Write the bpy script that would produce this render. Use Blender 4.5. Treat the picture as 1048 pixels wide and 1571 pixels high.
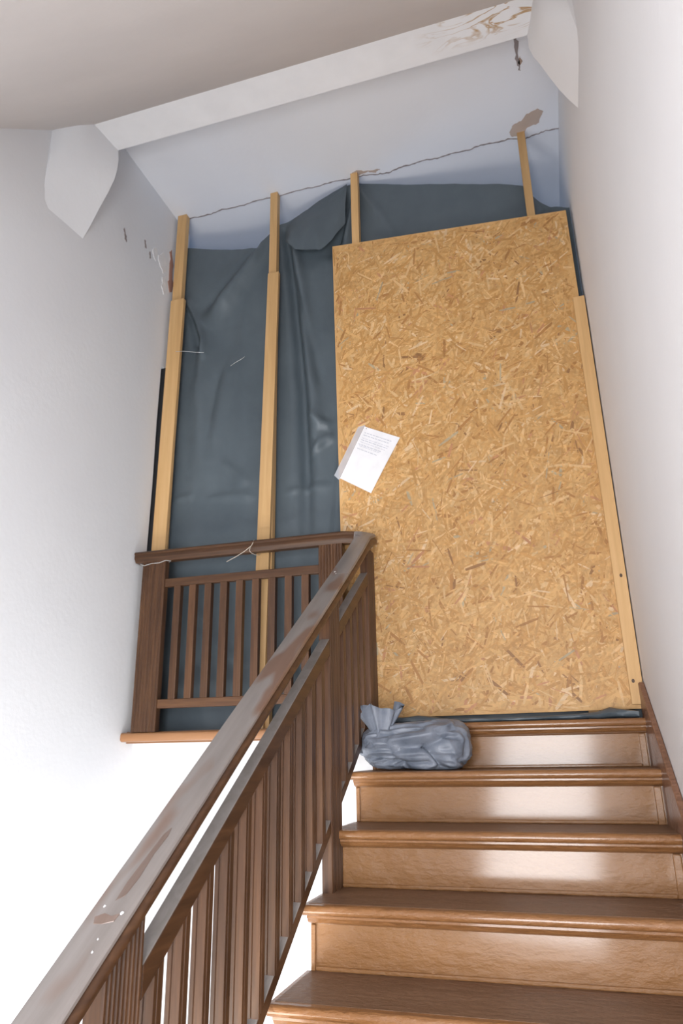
import bpy, math, random
from mathutils import Vector, Matrix, noise

for o in list(bpy.data.objects):
    bpy.data.objects.remove(o)
SC = bpy.context.scene
COL = SC.collection
rnd = random.Random(7)

# ------------------------------------------------------------------ camera
cam_d = bpy.data.cameras.new('camera')
cam = bpy.data.objects.new('camera', cam_d)
COL.objects.link(cam)
cam_d.sensor_fit = 'VERTICAL'
cam_d.sensor_height = 36.0
cam_d.lens = 1087.04 * 36.0 / 1571.0
cam_d.clip_start = 0.02
PITCH, YAW, ROLL = 0.328769, 0.288434, -0.0171377
fw = Vector((-math.sin(YAW) * math.cos(PITCH), math.cos(YAW) * math.cos(PITCH), math.sin(PITCH)))
rt0 = Vector((math.cos(YAW), math.sin(YAW), 0))
up0 = rt0.cross(fw)
rt = rt0 * math.cos(ROLL) + up0 * math.sin(ROLL)
up = -rt0 * math.sin(ROLL) + up0 * math.cos(ROLL)
m = Matrix((rt, up, -fw)).transposed().to_4x4()
m.translation = Vector((0.777, -2.957, -0.110))
cam.matrix_world = m
SC.camera = cam

# ------------------------------------------------------------------ world, lights, exposure
w = bpy.data.worlds.new('world')
SC.world = w
w.use_nodes = True
w.node_tree.nodes['Background'].inputs['Color'].default_value = (0.80, 0.88, 1.0, 1)
w.node_tree.nodes['Background'].inputs['Strength'].default_value = 0.6


def area(name, loc, direction, sx, sy, power, color=(1, 1, 1)):
    d = bpy.data.lights.new(name, 'AREA')
    d.shape = 'RECTANGLE'
    d.size, d.size_y = sx, sy
    d.energy = power
    d.color = color
    o = bpy.data.objects.new(name, d)
    COL.objects.link(o)
    o.location = loc
    o.rotation_euler = Vector(direction).to_track_quat('-Z', 'Z').to_euler()
    return o


# daylight entering through the stairwell window on the half landing
area('window_daylight', (0.55, -3.86, -0.38), (-0.10, 1, 0.08), 0.80, 1.75, 75, (0.985, 0.985, 1.0))
# daylight entering lower down, through the window that lights the descending flight
area('lower_window_daylight', (-0.62, -2.40, -1.72), (0.10, 1, 0.34), 0.95, 1.1, 46, (1.0, 0.97, 0.90))
# unseen fill light added under the flight to brighten the lower left wall
area('left_wall_fill_light', (0.66, -1.60, -2.60), (-1, 0.35, 0.50), 1.0, 1.0, 36, (1.0, 0.98, 0.93))
# dim cool daylight in the corridor behind the partition
area('corridor_daylight', (-0.2, 2.55, 1.9), (0, -1, 0.35), 1.6, 1.0, 9, (0.45, 0.66, 1.0))

vs = SC.view_settings
vs.view_transform = 'Standard'
vs.look = 'None'
vs.exposure = 0.24
vs.gamma = 1.0
vs.use_curve_mapping = False


# ------------------------------------------------------------------ materials
def mat(name):
    mt = bpy.data.materials.new(name)
    mt.use_nodes = True
    nt = mt.node_tree
    return mt, nt, nt.nodes['Principled BSDF']


def N(nt, typ, **kw):
    n = nt.nodes.new(typ)
    for k, v in kw.items():
        if k in n.inputs:
            n.inputs[k].default_value = v
        else:
            setattr(n, k, v)
    return n


def coords(nt, scale=(1, 1, 1), rot=(0, 0, 0)):
    tc = N(nt, 'ShaderNodeTexCoord')
    mp = N(nt, 'ShaderNodeMapping')
    mp.inputs['Scale'].default_value = scale
    mp.inputs['Rotation'].default_value = rot
    nt.links.new(tc.outputs['Object'], mp.inputs['Vector'])
    return mp.outputs['Vector']


def ramp(nt, fac, stops):
    r = N(nt, 'ShaderNodeValToRGB')
    el = r.color_ramp.elements
    while len(el) < len(stops):
        el.new(0.5)
    for e, (p, c) in zip(el, stops):
        e.position = p
        e.color = (*c, 1)
    nt.links.new(fac, r.inputs['Fac'])
    return r.outputs['Color']


def bump(nt, bsdf, h, strength, dist=0.01):
    b = N(nt, 'ShaderNodeBump', Strength=strength, Distance=dist)
    nt.links.new(h, b.inputs['Height'])
    nt.links.new(b.outputs['Normal'], bsdf.inputs['Normal'])


def plaster(name, a, b, rough=0.85, bs=0.12):
    mt, nt, p = mat(name)
    v = coords(nt)
    n1 = N(nt, 'ShaderNodeTexNoise', Scale=1.7, Detail=4.0, Roughness=0.6)
    n2 = N(nt, 'ShaderNodeTexNoise', Scale=38.0, Detail=3.0)
    nt.links.new(v, n1.inputs['Vector'])
    nt.links.new(v, n2.inputs['Vector'])
    c = ramp(nt, n1.outputs['Fac'], [(0.3, a), (0.7, b)])
    nt.links.new(c, p.inputs['Base Color'])
    p.inputs['Roughness'].default_value = rough
    bump(nt, p, n2.outputs['Fac'], bs, 0.006)
    return mt


M_wall = plaster('white_wall_paint', (0.72, 0.742, 0.785), (0.755, 0.777, 0.815))
M_wallr = plaster('warm_white_wall_paint', (0.765, 0.755, 0.765), (0.795, 0.785, 0.79))
M_soffit = plaster('soffit_paint', (0.72, 0.735, 0.785), (0.755, 0.77, 0.815))
M_beige = plaster('beige_ceiling_paint', (0.60, 0.57, 0.565), (0.65, 0.615, 0.605))
M_bare = plaster('bare_brown_plaster', (0.40, 0.31, 0.26), (0.56, 0.46, 0.40), bs=0.6)
M_crack = plaster('crack_dust', (0.20, 0.17, 0.17), (0.34, 0.30, 0.30))
M_brick = plaster('exposed_brick_red', (0.34, 0.17, 0.13), (0.42, 0.26, 0.21))
M_rust = plaster('rust_stain', (0.30, 0.20, 0.15), (0.45, 0.34, 0.28))


def beam_material():
    mt, nt, p = mat('beam_paint_with_water_stain')
    v = coords(nt)
    n1 = N(nt, 'ShaderNodeTexNoise', Scale=9.0, Detail=4.0)
    nt.links.new(v, n1.inputs['Vector'])
    base = ramp(nt, n1.outputs['Fac'], [(0.3, (0.71, 0.72, 0.75)), (0.7, (0.76, 0.77, 0.80))])
    vs_ = coords(nt, (5.0, 14.0, 9.0))
    n2 = N(nt, 'ShaderNodeTexNoise', Scale=1.0, Detail=3.0, Distortion=1.2)
    nt.links.new(vs_, n2.inputs['Vector'])
    lines = ramp(nt, n2.outputs['Fac'], [(0.47, (0, 0, 0)), (0.50, (1, 1, 1)), (0.515, (0.7, 0.7, 0.7)), (0.56, (0, 0, 0))])
    tc = N(nt, 'ShaderNodeTexCoord')
    sx = N(nt, 'ShaderNodeSeparateXYZ')
    nt.links.new(tc.outputs['Object'], sx.inputs['Vector'])
    mr = N(nt, 'ShaderNodeMapRange')
    mr.inputs['From Min'].default_value = 0.48
    mr.inputs['From Max'].default_value = 0.75
    nt.links.new(sx.outputs['X'], mr.inputs['Value'])
    mr2 = N(nt, 'ShaderNodeMapRange')
    mr2.inputs['From Min'].default_value = -0.685
    mr2.inputs['From Max'].default_value = -0.74
    nt.links.new(sx.outputs['Y'], mr2.inputs['Value'])
    mu = N(nt, 'ShaderNodeMath', operation='MULTIPLY')
    nt.links.new(mr.outputs['Result'], mu.inputs[0])
    nt.links.new(mr2.outputs['Result'], mu.inputs[1])
    mu2 = N(nt, 'ShaderNodeMath', operation='MULTIPLY')
    nt.links.new(mu.outputs[0], mu2.inputs[0])
    nt.links.new(lines, mu2.inputs[1])
    mx = N(nt, 'ShaderNodeMixRGB')
    nt.links.new(mu2.outputs[0], mx.inputs['Fac'])
    nt.links.new(base, mx.inputs['Color1'])
    mx.inputs['Color2'].default_value = (0.42, 0.27, 0.13, 1)
    nt.links.new(mx.outputs['Color'], p.inputs['Base Color'])
    p.inputs['Roughness'].default_value = 0.85
    bump(nt, p, n1.outputs['Fac'], 0.2, 0.01)
    return mt


M_beam = beam_material()


def wood(name, stops, scale=(60, 60, 3), rough=0.45, coat=0.0, coat_rough=0.2, bs=0.1, spec=0.5):
    mt, nt, p = mat(name)
    v = coords(nt, scale)
    n1 = N(nt, 'ShaderNodeTexNoise', Scale=1.0, Detail=5.0, Roughness=0.6, Distortion=0.6)
    nt.links.new(v, n1.inputs['Vector'])
    c = ramp(nt, n1.outputs['Fac'], stops)
    oi = N(nt, 'ShaderNodeObjectInfo')
    hs = N(nt, 'ShaderNodeHueSaturation')
    mr = N(nt, 'ShaderNodeMapRange')
    mr.inputs['To Min'].default_value = 0.82
    mr.inputs['To Max'].default_value = 1.18
    nt.links.new(oi.outputs['Random'], mr.inputs['Value'])
    nt.links.new(mr.outputs['Result'], hs.inputs['Value'])
    nt.links.new(c, hs.inputs['Color'])
    nt.links.new(hs.outputs['Color'], p.inputs['Base Color'])
    p.inputs['Roughness'].default_value = rough
    p.inputs['Coat Weight'].default_value = coat
    p.inputs['Coat Roughness'].default_value = coat_rough
    p.inputs['Specular IOR Level'].default_value = spec
    bump(nt, p, n1.outputs['Fac'], bs, 0.004)
    return mt


DK = [(0.25, (0.038, 0.015, 0.006)), (0.5, (0.078, 0.034, 0.014)), (0.75, (0.130, 0.060, 0.025))]
M_dark = wood('dark_brown_varnished_wood', DK, (55, 55, 3.0), 0.45, 0.2, 0.25, spec=0.35)
M_darkx = wood('dark_brown_varnished_rail_along_x', DK, (3.0, 55, 55), 0.45, 0.2, 0.25, spec=0.35)
M_darky = wood('dark_brown_varnished_rail_along_y', DK, (55, 4.0, 40), 0.45, 0.2, 0.25, spec=0.35)
M_pine = wood('raw_pine', [(0.25, (0.52, 0.31, 0.13)), (0.5, (0.62, 0.385, 0.17)), (0.75, (0.69, 0.45, 0.22))], (28, 28, 1.5), 0.6)
M_sill = wood('orange_brown_painted_sill', [(0.3, (0.25, 0.115, 0.045)), (0.7, (0.31, 0.15, 0.065))], (4, 50, 50), 0.4, 0.3)


def worn_sheen_top():
    # handrail top: worn dusty varnish, ceiling reflection painted into its grey, with darker rubbed patches
    mt, nt, p = mat('worn_dusty_handrail_painted_sheen')
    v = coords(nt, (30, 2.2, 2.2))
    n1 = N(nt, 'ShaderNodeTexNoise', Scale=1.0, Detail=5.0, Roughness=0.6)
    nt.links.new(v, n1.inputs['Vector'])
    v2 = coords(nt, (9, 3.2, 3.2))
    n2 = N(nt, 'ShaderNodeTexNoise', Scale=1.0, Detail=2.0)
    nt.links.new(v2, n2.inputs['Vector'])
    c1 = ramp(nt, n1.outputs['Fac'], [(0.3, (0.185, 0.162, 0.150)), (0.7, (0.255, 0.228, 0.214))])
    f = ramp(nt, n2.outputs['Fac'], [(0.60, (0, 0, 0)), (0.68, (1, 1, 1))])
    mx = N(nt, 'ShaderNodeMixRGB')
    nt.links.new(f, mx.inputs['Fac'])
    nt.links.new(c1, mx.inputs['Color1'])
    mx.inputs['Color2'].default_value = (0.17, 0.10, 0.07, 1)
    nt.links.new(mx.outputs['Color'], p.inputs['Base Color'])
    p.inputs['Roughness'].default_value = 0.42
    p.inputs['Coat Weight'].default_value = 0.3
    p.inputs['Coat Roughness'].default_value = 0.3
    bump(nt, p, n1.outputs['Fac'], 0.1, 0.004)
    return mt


M_worn_sheen = worn_sheen_top()
M_rub = wood('old_red_brown_varnish', [(0.3, (0.165, 0.110, 0.085)), (0.7, (0.215, 0.155, 0.130))], (60, 6, 6), 0.4, 0.3, 0.3)
M_dust_sheen = wood('dusty_rail_top_painted_sheen', [(0.3, (0.20, 0.18, 0.165)), (0.7, (0.29, 0.265, 0.25))], (30, 3, 30), 0.5, 0.2, 0.3)  # some dust, but mostly the ceiling's reflection painted as grey


def step_paint(name, a, b, dust=0.0):
    mt, nt, p = mat(name)
    v = coords(nt, (2.2, 9, 9))
    n1 = N(nt, 'ShaderNodeTexNoise', Scale=1.0, Detail=5.0, Roughness=0.6)
    nt.links.new(v, n1.inputs['Vector'])
    c = ramp(nt, n1.outputs['Fac'], [(0.3, a), (0.7, b)])
    nt.links.new(c, p.inputs['Base Color'])
    v2 = coords(nt, (28, 60, 60))
    n2 = N(nt, 'ShaderNodeTexNoise', Scale=1.0, Detail=4.0, Roughness=0.55)
    nt.links.new(v2, n2.inputs['Vector'])
    v3 = coords(nt, (6, 10, 10))
    n3 = N(nt, 'ShaderNodeTexNoise', Scale=1.0, Detail=2.0)
    nt.links.new(v3, n3.inputs['Vector'])
    ad = N(nt, 'ShaderNodeMath', operation='MULTIPLY_ADD')
    ad.inputs[1].default_value = 2.0
    nt.links.new(n3.outputs['Fac'], ad.inputs[0])
    nt.links.new(n2.outputs['Fac'], ad.inputs[2])
    p.inputs['Roughness'].default_value = 0.45 + dust
    p.inputs['Specular IOR Level'].default_value = 0.3
    p.inputs['Coat Weight'].default_value = max(0.0, 0.75 - dust * 4)
    p.inputs['Coat Roughness'].default_value = 0.12
    bump(nt, p, ad.outputs[0], 1.0, 0.008)
    return mt


M_riser = step_paint('glossy_brown_riser_paint', (0.265, 0.126, 0.046), (0.325, 0.162, 0.062))
M_tread = step_paint('orange_brown_tread_paint', (0.25, 0.112, 0.040), (0.31, 0.145, 0.055), 0.02)
M_skirt = step_paint('brown_skirting_paint', (0.21, 0.105, 0.062), (0.26, 0.13, 0.08), 0.12)
M_treadtop = step_paint('walked_dull_tread_paint', (0.18, 0.100, 0.056), (0.225, 0.128, 0.076), 0.16)


def strand_material():
    mt, nt, p = mat('osb_strands')
    at = N(nt, 'ShaderNodeAttribute', attribute_name='tone')
    v = coords(nt, (120, 120, 120))
    n1 = N(nt, 'ShaderNodeTexNoise', Scale=1.0, Detail=3.0)
    nt.links.new(v, n1.inputs['Vector'])
    mr = N(nt, 'ShaderNodeMapRange')
    mr.inputs['From Min'].default_value = 0.25
    mr.inputs['From Max'].default_value = 0.75
    mr.inputs['To Min'].default_value = 0.78
    mr.inputs['To Max'].default_value = 1.16
    n0 = N(nt, 'ShaderNodeTexNoise', Scale=26.0, Detail=4.0, Roughness=0.65, Distortion=1.5)
    vv = coords(nt, (1.0, 1.0, 1.0))
    nt.links.new(vv, n0.inputs['Vector'])
    nt.links.new(n0.outputs['Fac'], mr.inputs['Value'])
    hs = N(nt, 'ShaderNodeHueSaturation')
    nt.links.new(mr.outputs['Result'], hs.inputs['Value'])
    nt.links.new(at.outputs['Color'], hs.inputs['Color'])
    nt.links.new(hs.outputs['Color'], p.inputs['Base Color'])
    p.inputs['Roughness'].default_value = 0.55
    bump(nt, p, n1.outputs['Fac'], 0.1, 0.003)
    return mt


M_strand = strand_material()
M_osb = wood('osb_core', [(0.3, (0.50, 0.29, 0.11)), (0.7, (0.60, 0.36, 0.15))], (30, 30, 12), 0.6)


def sheet_material():
    mt, nt, p = mat('blue_grey_plastic_sheeting')
    v = coords(nt)
    n1 = N(nt, 'ShaderNodeTexNoise', Scale=3.0, Detail=5.0, Roughness=0.6)
    nt.links.new(v, n1.inputs['Vector'])
    c = ramp(nt, n1.outputs['Fac'], [(0.3, (0.080, 0.104, 0.124)), (0.7, (0.105, 0.133, 0.155))])
    nt.links.new(c, p.inputs['Base Color'])
    p.inputs['Roughness'].default_value = 0.42
    p.inputs['Specular IOR Level'].default_value = 0.4
    n2 = N(nt, 'ShaderNodeTexNoise', Scale=22.0, Detail=4.0, Distortion=1.0)
    nt.links.new(v, n2.inputs['Vector'])
    bump(nt, p, n2.outputs['Fac'], 0.10, 0.01)
    return mt


M_sheet = sheet_material()


def bag_material():
    mt, nt, p = mat('woven_grey_sack')
    v = coords(nt)
    n1 = N(nt, 'ShaderNodeTexNoise', Scale=12.0, Detail=4.0)
    nt.links.new(v, n1.inputs['Vector'])
    c = ramp(nt, n1.outputs['Fac'], [(0.3, (0.125, 0.15, 0.195)), (0.7, (0.26, 0.29, 0.35))])
    nt.links.new(c, p.inputs['Base Color'])
    p.inputs['Roughness'].default_value = 0.36
    w1 = N(nt, 'ShaderNodeTexWave', Scale=70.0)
    w2 = N(nt, 'ShaderNodeTexWave', Scale=70.0, bands_direction='Z')
    nt.links.new(v, w1.inputs['Vector'])
    nt.links.new(v, w2.inputs['Vector'])
    a = N(nt, 'ShaderNodeMath', operation='ADD')
    nt.links.new(w1.outputs['Fac'], a.inputs[0])
    nt.links.new(w2.outputs['Fac'], a.inputs[1])
    bump(nt, p, a.outputs[0], 0.15, 0.002)
    return mt


M_bag = bag_material()


def plain(name, c, rough=0.6, **kw):
    mt, nt, p = mat(name)
    v = coords(nt, (20, 20, 20))
    n1 = N(nt, 'ShaderNodeTexNoise', Scale=1.0, Detail=2.0)
    nt.links.new(v, n1.inputs['Vector'])
    cc = ramp(nt, n1.outputs['Fac'], [(0.3, tuple(x * 0.95 for x in c)), (0.7, tuple(min(1, x * 1.04) for x in c))])
    nt.links.new(cc, p.inputs['Base Color'])
    p.inputs['Roughness'].default_value = rough
    for k, val in kw.items():
        p.inputs[k.replace('_', ' ')].default_value = val
    return mt


M_paper = plain('white_paper', (0.84, 0.84, 0.87), 0.6)
M_ink = plain('grey_print', (0.50, 0.52, 0.60), 0.7)
M_ink2 = plain('pale_print', (0.62, 0.63, 0.70), 0.7)
M_sleeve = plain('clear_sleeve', (0.80, 0.84, 0.92), 0.15, Alpha=0.35)
M_string = plain('pale_string', (0.62, 0.56, 0.48), 0.7)
M_wire = plain('pale_wire', (0.60, 0.62, 0.62), 0.4)
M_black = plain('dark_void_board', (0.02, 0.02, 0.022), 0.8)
M_fleck = plain('white_paint_fleck', (0.80, 0.80, 0.82), 0.6)
M_nail = plain('dark_knot', (0.09, 0.05, 0.03), 0.6)
M_glasswin = plain('window_frame_paint', (0.8, 0.8, 0.78), 0.4)


# ------------------------------------------------------------------ mesh helpers
class MB:
    def __init__(self):
        self.v, self.f = [], []

    def add(self, vs, fs):
        b = len(self.v)
        self.v += [tuple(p) for p in vs]
        self.f += [tuple(i + b for i in f) for f in fs]
        return self

    def box(self, x0, x1, y0, y1, z0, z1):
        return self.add([(x0, y0, z0), (x1, y0, z0), (x1, y1, z0), (x0, y1, z0), (x0, y0, z1), (x1, y0, z1), (x1, y1, z1), (x0, y1, z1)],
                        [(0, 3, 2, 1), (4, 5, 6, 7), (0, 1, 5, 4), (1, 2, 6, 5), (2, 3, 7, 6), (3, 0, 4, 7)])

    def loft(self, rings, closed=True, caps=True):
        n = len(rings[0])
        vs = [p for r in rings for p in r]
        fs = []
        for i in range(len(rings) - 1):
            for j in range(n if closed else n - 1):
                k = (j + 1) % n
                fs.append((i * n + j, i * n + k, (i + 1) * n + k, (i + 1) * n + j))
        if caps and closed:
            fs.append(tuple(range(n - 1, -1, -1)))
            fs.append(tuple((len(rings) - 1) * n + j for j in range(n)))
        return self.add(vs, fs)

    def tube(self, pts, r, n=6):
        pts = [Vector(p) for p in pts]
        rings = []
        for i, p in enumerate(pts):
            t = (pts[min(i + 1, len(pts) - 1)] - pts[max(i - 1, 0)]).normalized()
            a = t.cross(Vector((0.31, 0.2, 0.93))).normalized()
            b = t.cross(a)
            rings.append([p + r * (math.cos(2 * math.pi * k / n) * a + math.sin(2 * math.pi * k / n) * b) for k in range(n)])
        return self.loft(rings)

    def build(self, name, material, parent=None, bevel=0.0, smooth=False, angle=40, segs=2):
        me = bpy.data.meshes.new(name)
        me.from_pydata(self.v, [], self.f)
        me.materials.append(material)
        me.update()
        import bmesh
        bm = bmesh.new()
        bm.from_mesh(me)
        bmesh.ops.recalc_face_normals(bm, faces=bm.faces)
        if bevel:
            ed = [e for e in bm.edges if len(e.link_faces) == 2 and e.calc_face_angle() > 0.6]
            bmesh.ops.bevel(bm, geom=ed, offset=bevel, segments=segs, affect='EDGES', profile=0.5)
        bm.to_mesh(me)
        bm.free()
        if smooth:
            for p in me.polygons:
                p.use_smooth = True
            if angle:
                me.set_sharp_from_angle(angle=math.radians(angle))
        o = bpy.data.objects.new(name, me)
        COL.objects.link(o)
        if parent:
            o.parent = parent
        return o


def tag(o, label, cat=None, group=None):
    o['label'] = label
    if cat:
        o['category'] = cat
    if group:
        o['group'] = group
    return o


def struct(o, label=None):
    o['kind'] = 'structure'
    if label:
        o['label'] = label
    return o


def empty(name, loc=(0, 0, 0)):
    o = bpy.data.objects.new(name, None)
    COL.objects.link(o)
    o.empty_display_size = 0.1
    o.location = loc
    return o


def parent_keep(root, *objs):
    """parts are modelled in world coordinates; keep them there under a root that stands at the thing's base"""
    for o in objs:
        o.parent = root
        o.matrix_parent_inverse = Matrix.Translation(root.location).inverted()


def prism(poly, axis, a, b):
    """polygon in the two other axes, extruded along axis from a to b"""
    def P(u, v, t):
        return {'x': (t, u, v), 'y': (u, t, v), 'z': (u, v, t)}[axis]
    mb = MB()
    return mb.loft([[P(u, v, a) for u, v in poly], [P(u, v, b) for u, v in poly]])


# ------------------------------------------------------------------ setting
RISE, GO = 0.175, 0.25815
WL, WR = -1.16, 1.087          # wall faces
ZC = 3.0                       # landing ceiling
YB = 0.30                      # where the stair hall walls give way to the corridor
YBACK = -3.95

# left wall: lower part stops short of the partition (dark gap), upper part runs on
wl = prism([(YBACK, -3.6), (0.083, -3.6), (0.083, 0.40), (0.087, 0.62), (0.082, 0.9), (0.088, 1.25), (0.084, 1.6), (0.088, 1.93), (0.10, 1.955), (YB, 1.96), (YB, 3.2), (YBACK, 3.2)], 'x', WL - 0.25, WL)
wl = struct(wl.build('wall_left', M_wall))
# scuffs and chipped plaster near the partition on the left wall
def wall_patch(name, pts, material, parent, x, t=0.003):
    pts2 = []
    for i, (y, z) in enumerate(pts):
        y2, z2 = pts[(i + 1) % len(pts)]
        L_ = math.hypot(y2 - y, z2 - z)
        for q in range(3):
            pts2.append((y + (y2 - y) * q / 3 + rnd.uniform(-1, 1) * L_ * 0.12, z + (z2 - z) * q / 3 + rnd.uniform(-1, 1) * L_ * 0.12))
    pts = pts2
    c = MB().loft([[(x, y, z) for y, z in pts], [(x + t, y, z) for y, z in pts]]).build(name, material)
    parent_keep(parent, c)
    return c
wall_patch('plaster_scuff', [(-0.365, 2.52), (-0.355, 2.53), (-0.335, 2.49), (-0.33, 2.46), (-0.345, 2.47), (-0.355, 2.50)], M_crack, wl, WL)
wall_patch('plaster_scuff', [(-0.175, 2.60), (-0.165, 2.60), (-0.15, 2.56), (-0.16, 2.555), (-0.17, 2.575)], M_crack, wl, WL)
wall_patch('plaster_scuff', [(-0.12, 2.56), (-0.112, 2.565), (-0.10, 2.53), (-0.108, 2.525)], M_crack, wl, WL)
wall_patch('fresh_plaster_chip', [(-0.03, 2.60), (0.02, 2.66), (0.05, 2.64), (0.06, 2.56), (0.03, 2.53), (0.0, 2.55)], M_fleck, wl, WL)
wall_patch('exposed_brick', [(0.085, 2.72), (0.115, 2.75), (0.135, 2.62), (0.135, 2.47), (0.105, 2.46), (0.095, 2.58)], M_brick, wl, WL, 0.004)
wall_patch('fresh_plaster_chip', [(-0.085, 2.60), (-0.06, 2.64), (-0.04, 2.60), (-0.05, 2.55), (-0.08, 2.56)], M_fleck, wl, WL)
wall_patch('fresh_plaster_chip', [(0.03, 2.50), (0.06, 2.52), (0.07, 2.44), (0.05, 2.40), (0.03, 2.44)], M_fleck, wl, WL)

wr = struct(prism([(YBACK, -3.6), (2.7, -3.6), (2.7, 3.2), (YBACK, 3.2)], 'x', WR, WR + 0.25).build('wall_right', M_wallr))
# back wall with the window opening, behind the camera
wb = MB()
wb.box(WL - 0.25, 0.08, YBACK - 0.25, YBACK, -3.6, 3.2)
wb.box(1.02, WR + 0.25, YBACK - 0.25, YBACK, -3.6, 3.2)
wb.box(0.08, 1.02, YBACK - 0.25, YBACK, -3.6, -1.30)
wb.box(0.08, 1.02, YBACK - 0.25, YBACK, 0.55, 3.2)
struct(wb.build('wall_back', M_wall))
wf = MB()
for x0, x1, z0, z1 in ((0.08, 0.13, -1.30, 0.55), (0.97, 1.02, -1.30, 0.55), (0.525, 0.575, -1.30, 0.55), (0.08, 1.02, -1.30, -1.25), (0.08, 1.02, 0.50, 0.55)):
    wf.box(x0, x1, YBACK - 0.12, YBACK - 0.07, z0, z1)
struct(wf.build('window_1', M_glasswin))

# fascia wall below the landing edge, seen through the balusters
struct(MB().box(WL - 0.25, WR, 0.085, 0.25, -3.6, -0.05).build('wall_fascia', M_wall))
# floor of the stairwell and the half landing
struct(MB().box(WL - 0.25, WR + 0.25, YBACK - 0.25, 0.3, -3.7, -3.5).build('floor', M_wall))
# landing floor
struct(MB().box(WL - 0.2, WR, 0.03, 2.7, -0.05, 0.0).build('floor_landing', M_sill))

# ceiling: sloping soffit of the stair above, then flat over the half landing
sl = [(-0.825, 2.71), (-2.20, 1.355), (YBACK, 1.355), (YBACK, 1.6), (-2.1, 1.6), (-0.825, 2.90)]
struct(prism(sl, 'x', WL - 0.02, WR + 0.02).build('ceiling', M_beige))
# landing beam
beam = prism([(-0.825, 2.71), (-0.66, 2.71), (-0.66, 3.2), (-0.825, 3.2)], 'x', WL - 0.02, WR + 0.02).build('trim_1', M_beam)
struct(beam, 'white plastered ceiling beam with a brown water stain at its right end')
# flat landing ceiling with a ragged crack line at the partition
edge = [(WL - 0.02, 0.165), (-1.05, 0.158), (-0.94, 0.163), (-0.86, 0.150), (-0.72, 0.154), (-0.62, 0.146), (-0.50, 0.150), (-0.36, 0.143), (-0.24, 0.150), (-0.16, 0.142), (-0.08, 0.152), (0.02, 0.150),
        (0.10, 0.168), (0.16, 0.176), (0.22, 0.160), (0.30, 0.158), (0.37, 0.148), (0.44, 0.158), (0.52, 0.150), (0.62, 0.152), (0.68, 0.142), (0.76, 0.150), (0.84, 0.146), (0.90, 0.172), (0.96, 0.162), (1.02, 0.150), (WR + 0.02, 0.158)]
poly = [(WL - 0.02, -0.66)] + edge + [(WR + 0.02, -0.66)]
cl = struct(prism(poly, 'z', ZC, ZC + 0.2).build('ceiling_landing', M_soffit))
struct(MB().box(WL - 0.3, WR + 0.02, 0.10, 2.7, ZC + 0.012, ZC + 0.2).build('ceiling_corridor', M_soffit))
def ceil_patch(name, pts, material, t=0.003):
    pts2 = []
    for i, (x, y) in enumerate(pts):
        x2, y2 = pts[(i + 1) % len(pts)]
        L_ = math.hypot(x2 - x, y2 - y)
        for q in range(4):
            pts2.append((x + (x2 - x) * q / 4 + rnd.uniform(-1, 1) * L_ * 0.09, y + (y2 - y) * q / 4 + rnd.uniform(-1, 1) * L_ * 0.09))
    pts = pts2
    c = MB().loft([[(x, y, ZC - t) for x, y in pts], [(x, y, ZC + 0.001) for x, y in pts]]).build(name, material)
    parent_keep(cl, c)
    return c
ceil_patch('bare_plaster', [(0.845, 0.135), (0.835, 0.10), (0.86, 0.06), (0.90, 0.045), (0.93, 0.015), (0.985, -0.005), (1.01, 0.02), (0.995, 0.055), (0.985, 0.085), (0.93, 0.10), (0.90, 0.13)], M_bare)
ceil_patch('bare_plaster', [(0.09, 0.150), (0.05, 0.135), (-0.02, 0.140), (-0.05, 0.120), (-0.02, 0.105), (0.05, 0.120), (0.12, 0.135)], M_bare)
ceil_patch('paint_crack', [(0.896, -0.47), (0.904, -0.47), (0.909, -0.40), (0.907, -0.33), (0.917, -0.29), (0.913, -0.25), (0.905, -0.26), (0.899, -0.32), (0.900, -0.40)], M_crack)
ceil_patch('rust_spot', [(0.915, -0.33), (0.905, -0.30), (0.912, -0.28), (0.925, -0.30)], M_rust)
ceil_patch('paint_crack', [(0.945, -0.60), (0.952, -0.60), (0.962, -0.50), (0.975, -0.44), (0.955, -0.43), (0.947, -0.50)], M_rust)

cr = MB()
ce = []
for (xa, ya), (xb, yb_) in zip(edge, edge[1:]):
    for q in range(5):
        ce.append((xa + (xb - xa) * q / 5, ya + (yb_ - ya) * q / 5 + rnd.uniform(-0.003, 0.003), rnd.uniform(0.0015, 0.0065)))
cr.loft([[(x, y - wd, ZC - 0.002), (x, y + 0.002, ZC - 0.002), (x, y + 0.002, ZC + 0.001), (x, y - wd, ZC + 0.001)] for x, y, wd in ce])
parent_keep(cl, cr.build('ceiling_crack', M_crack))

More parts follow.
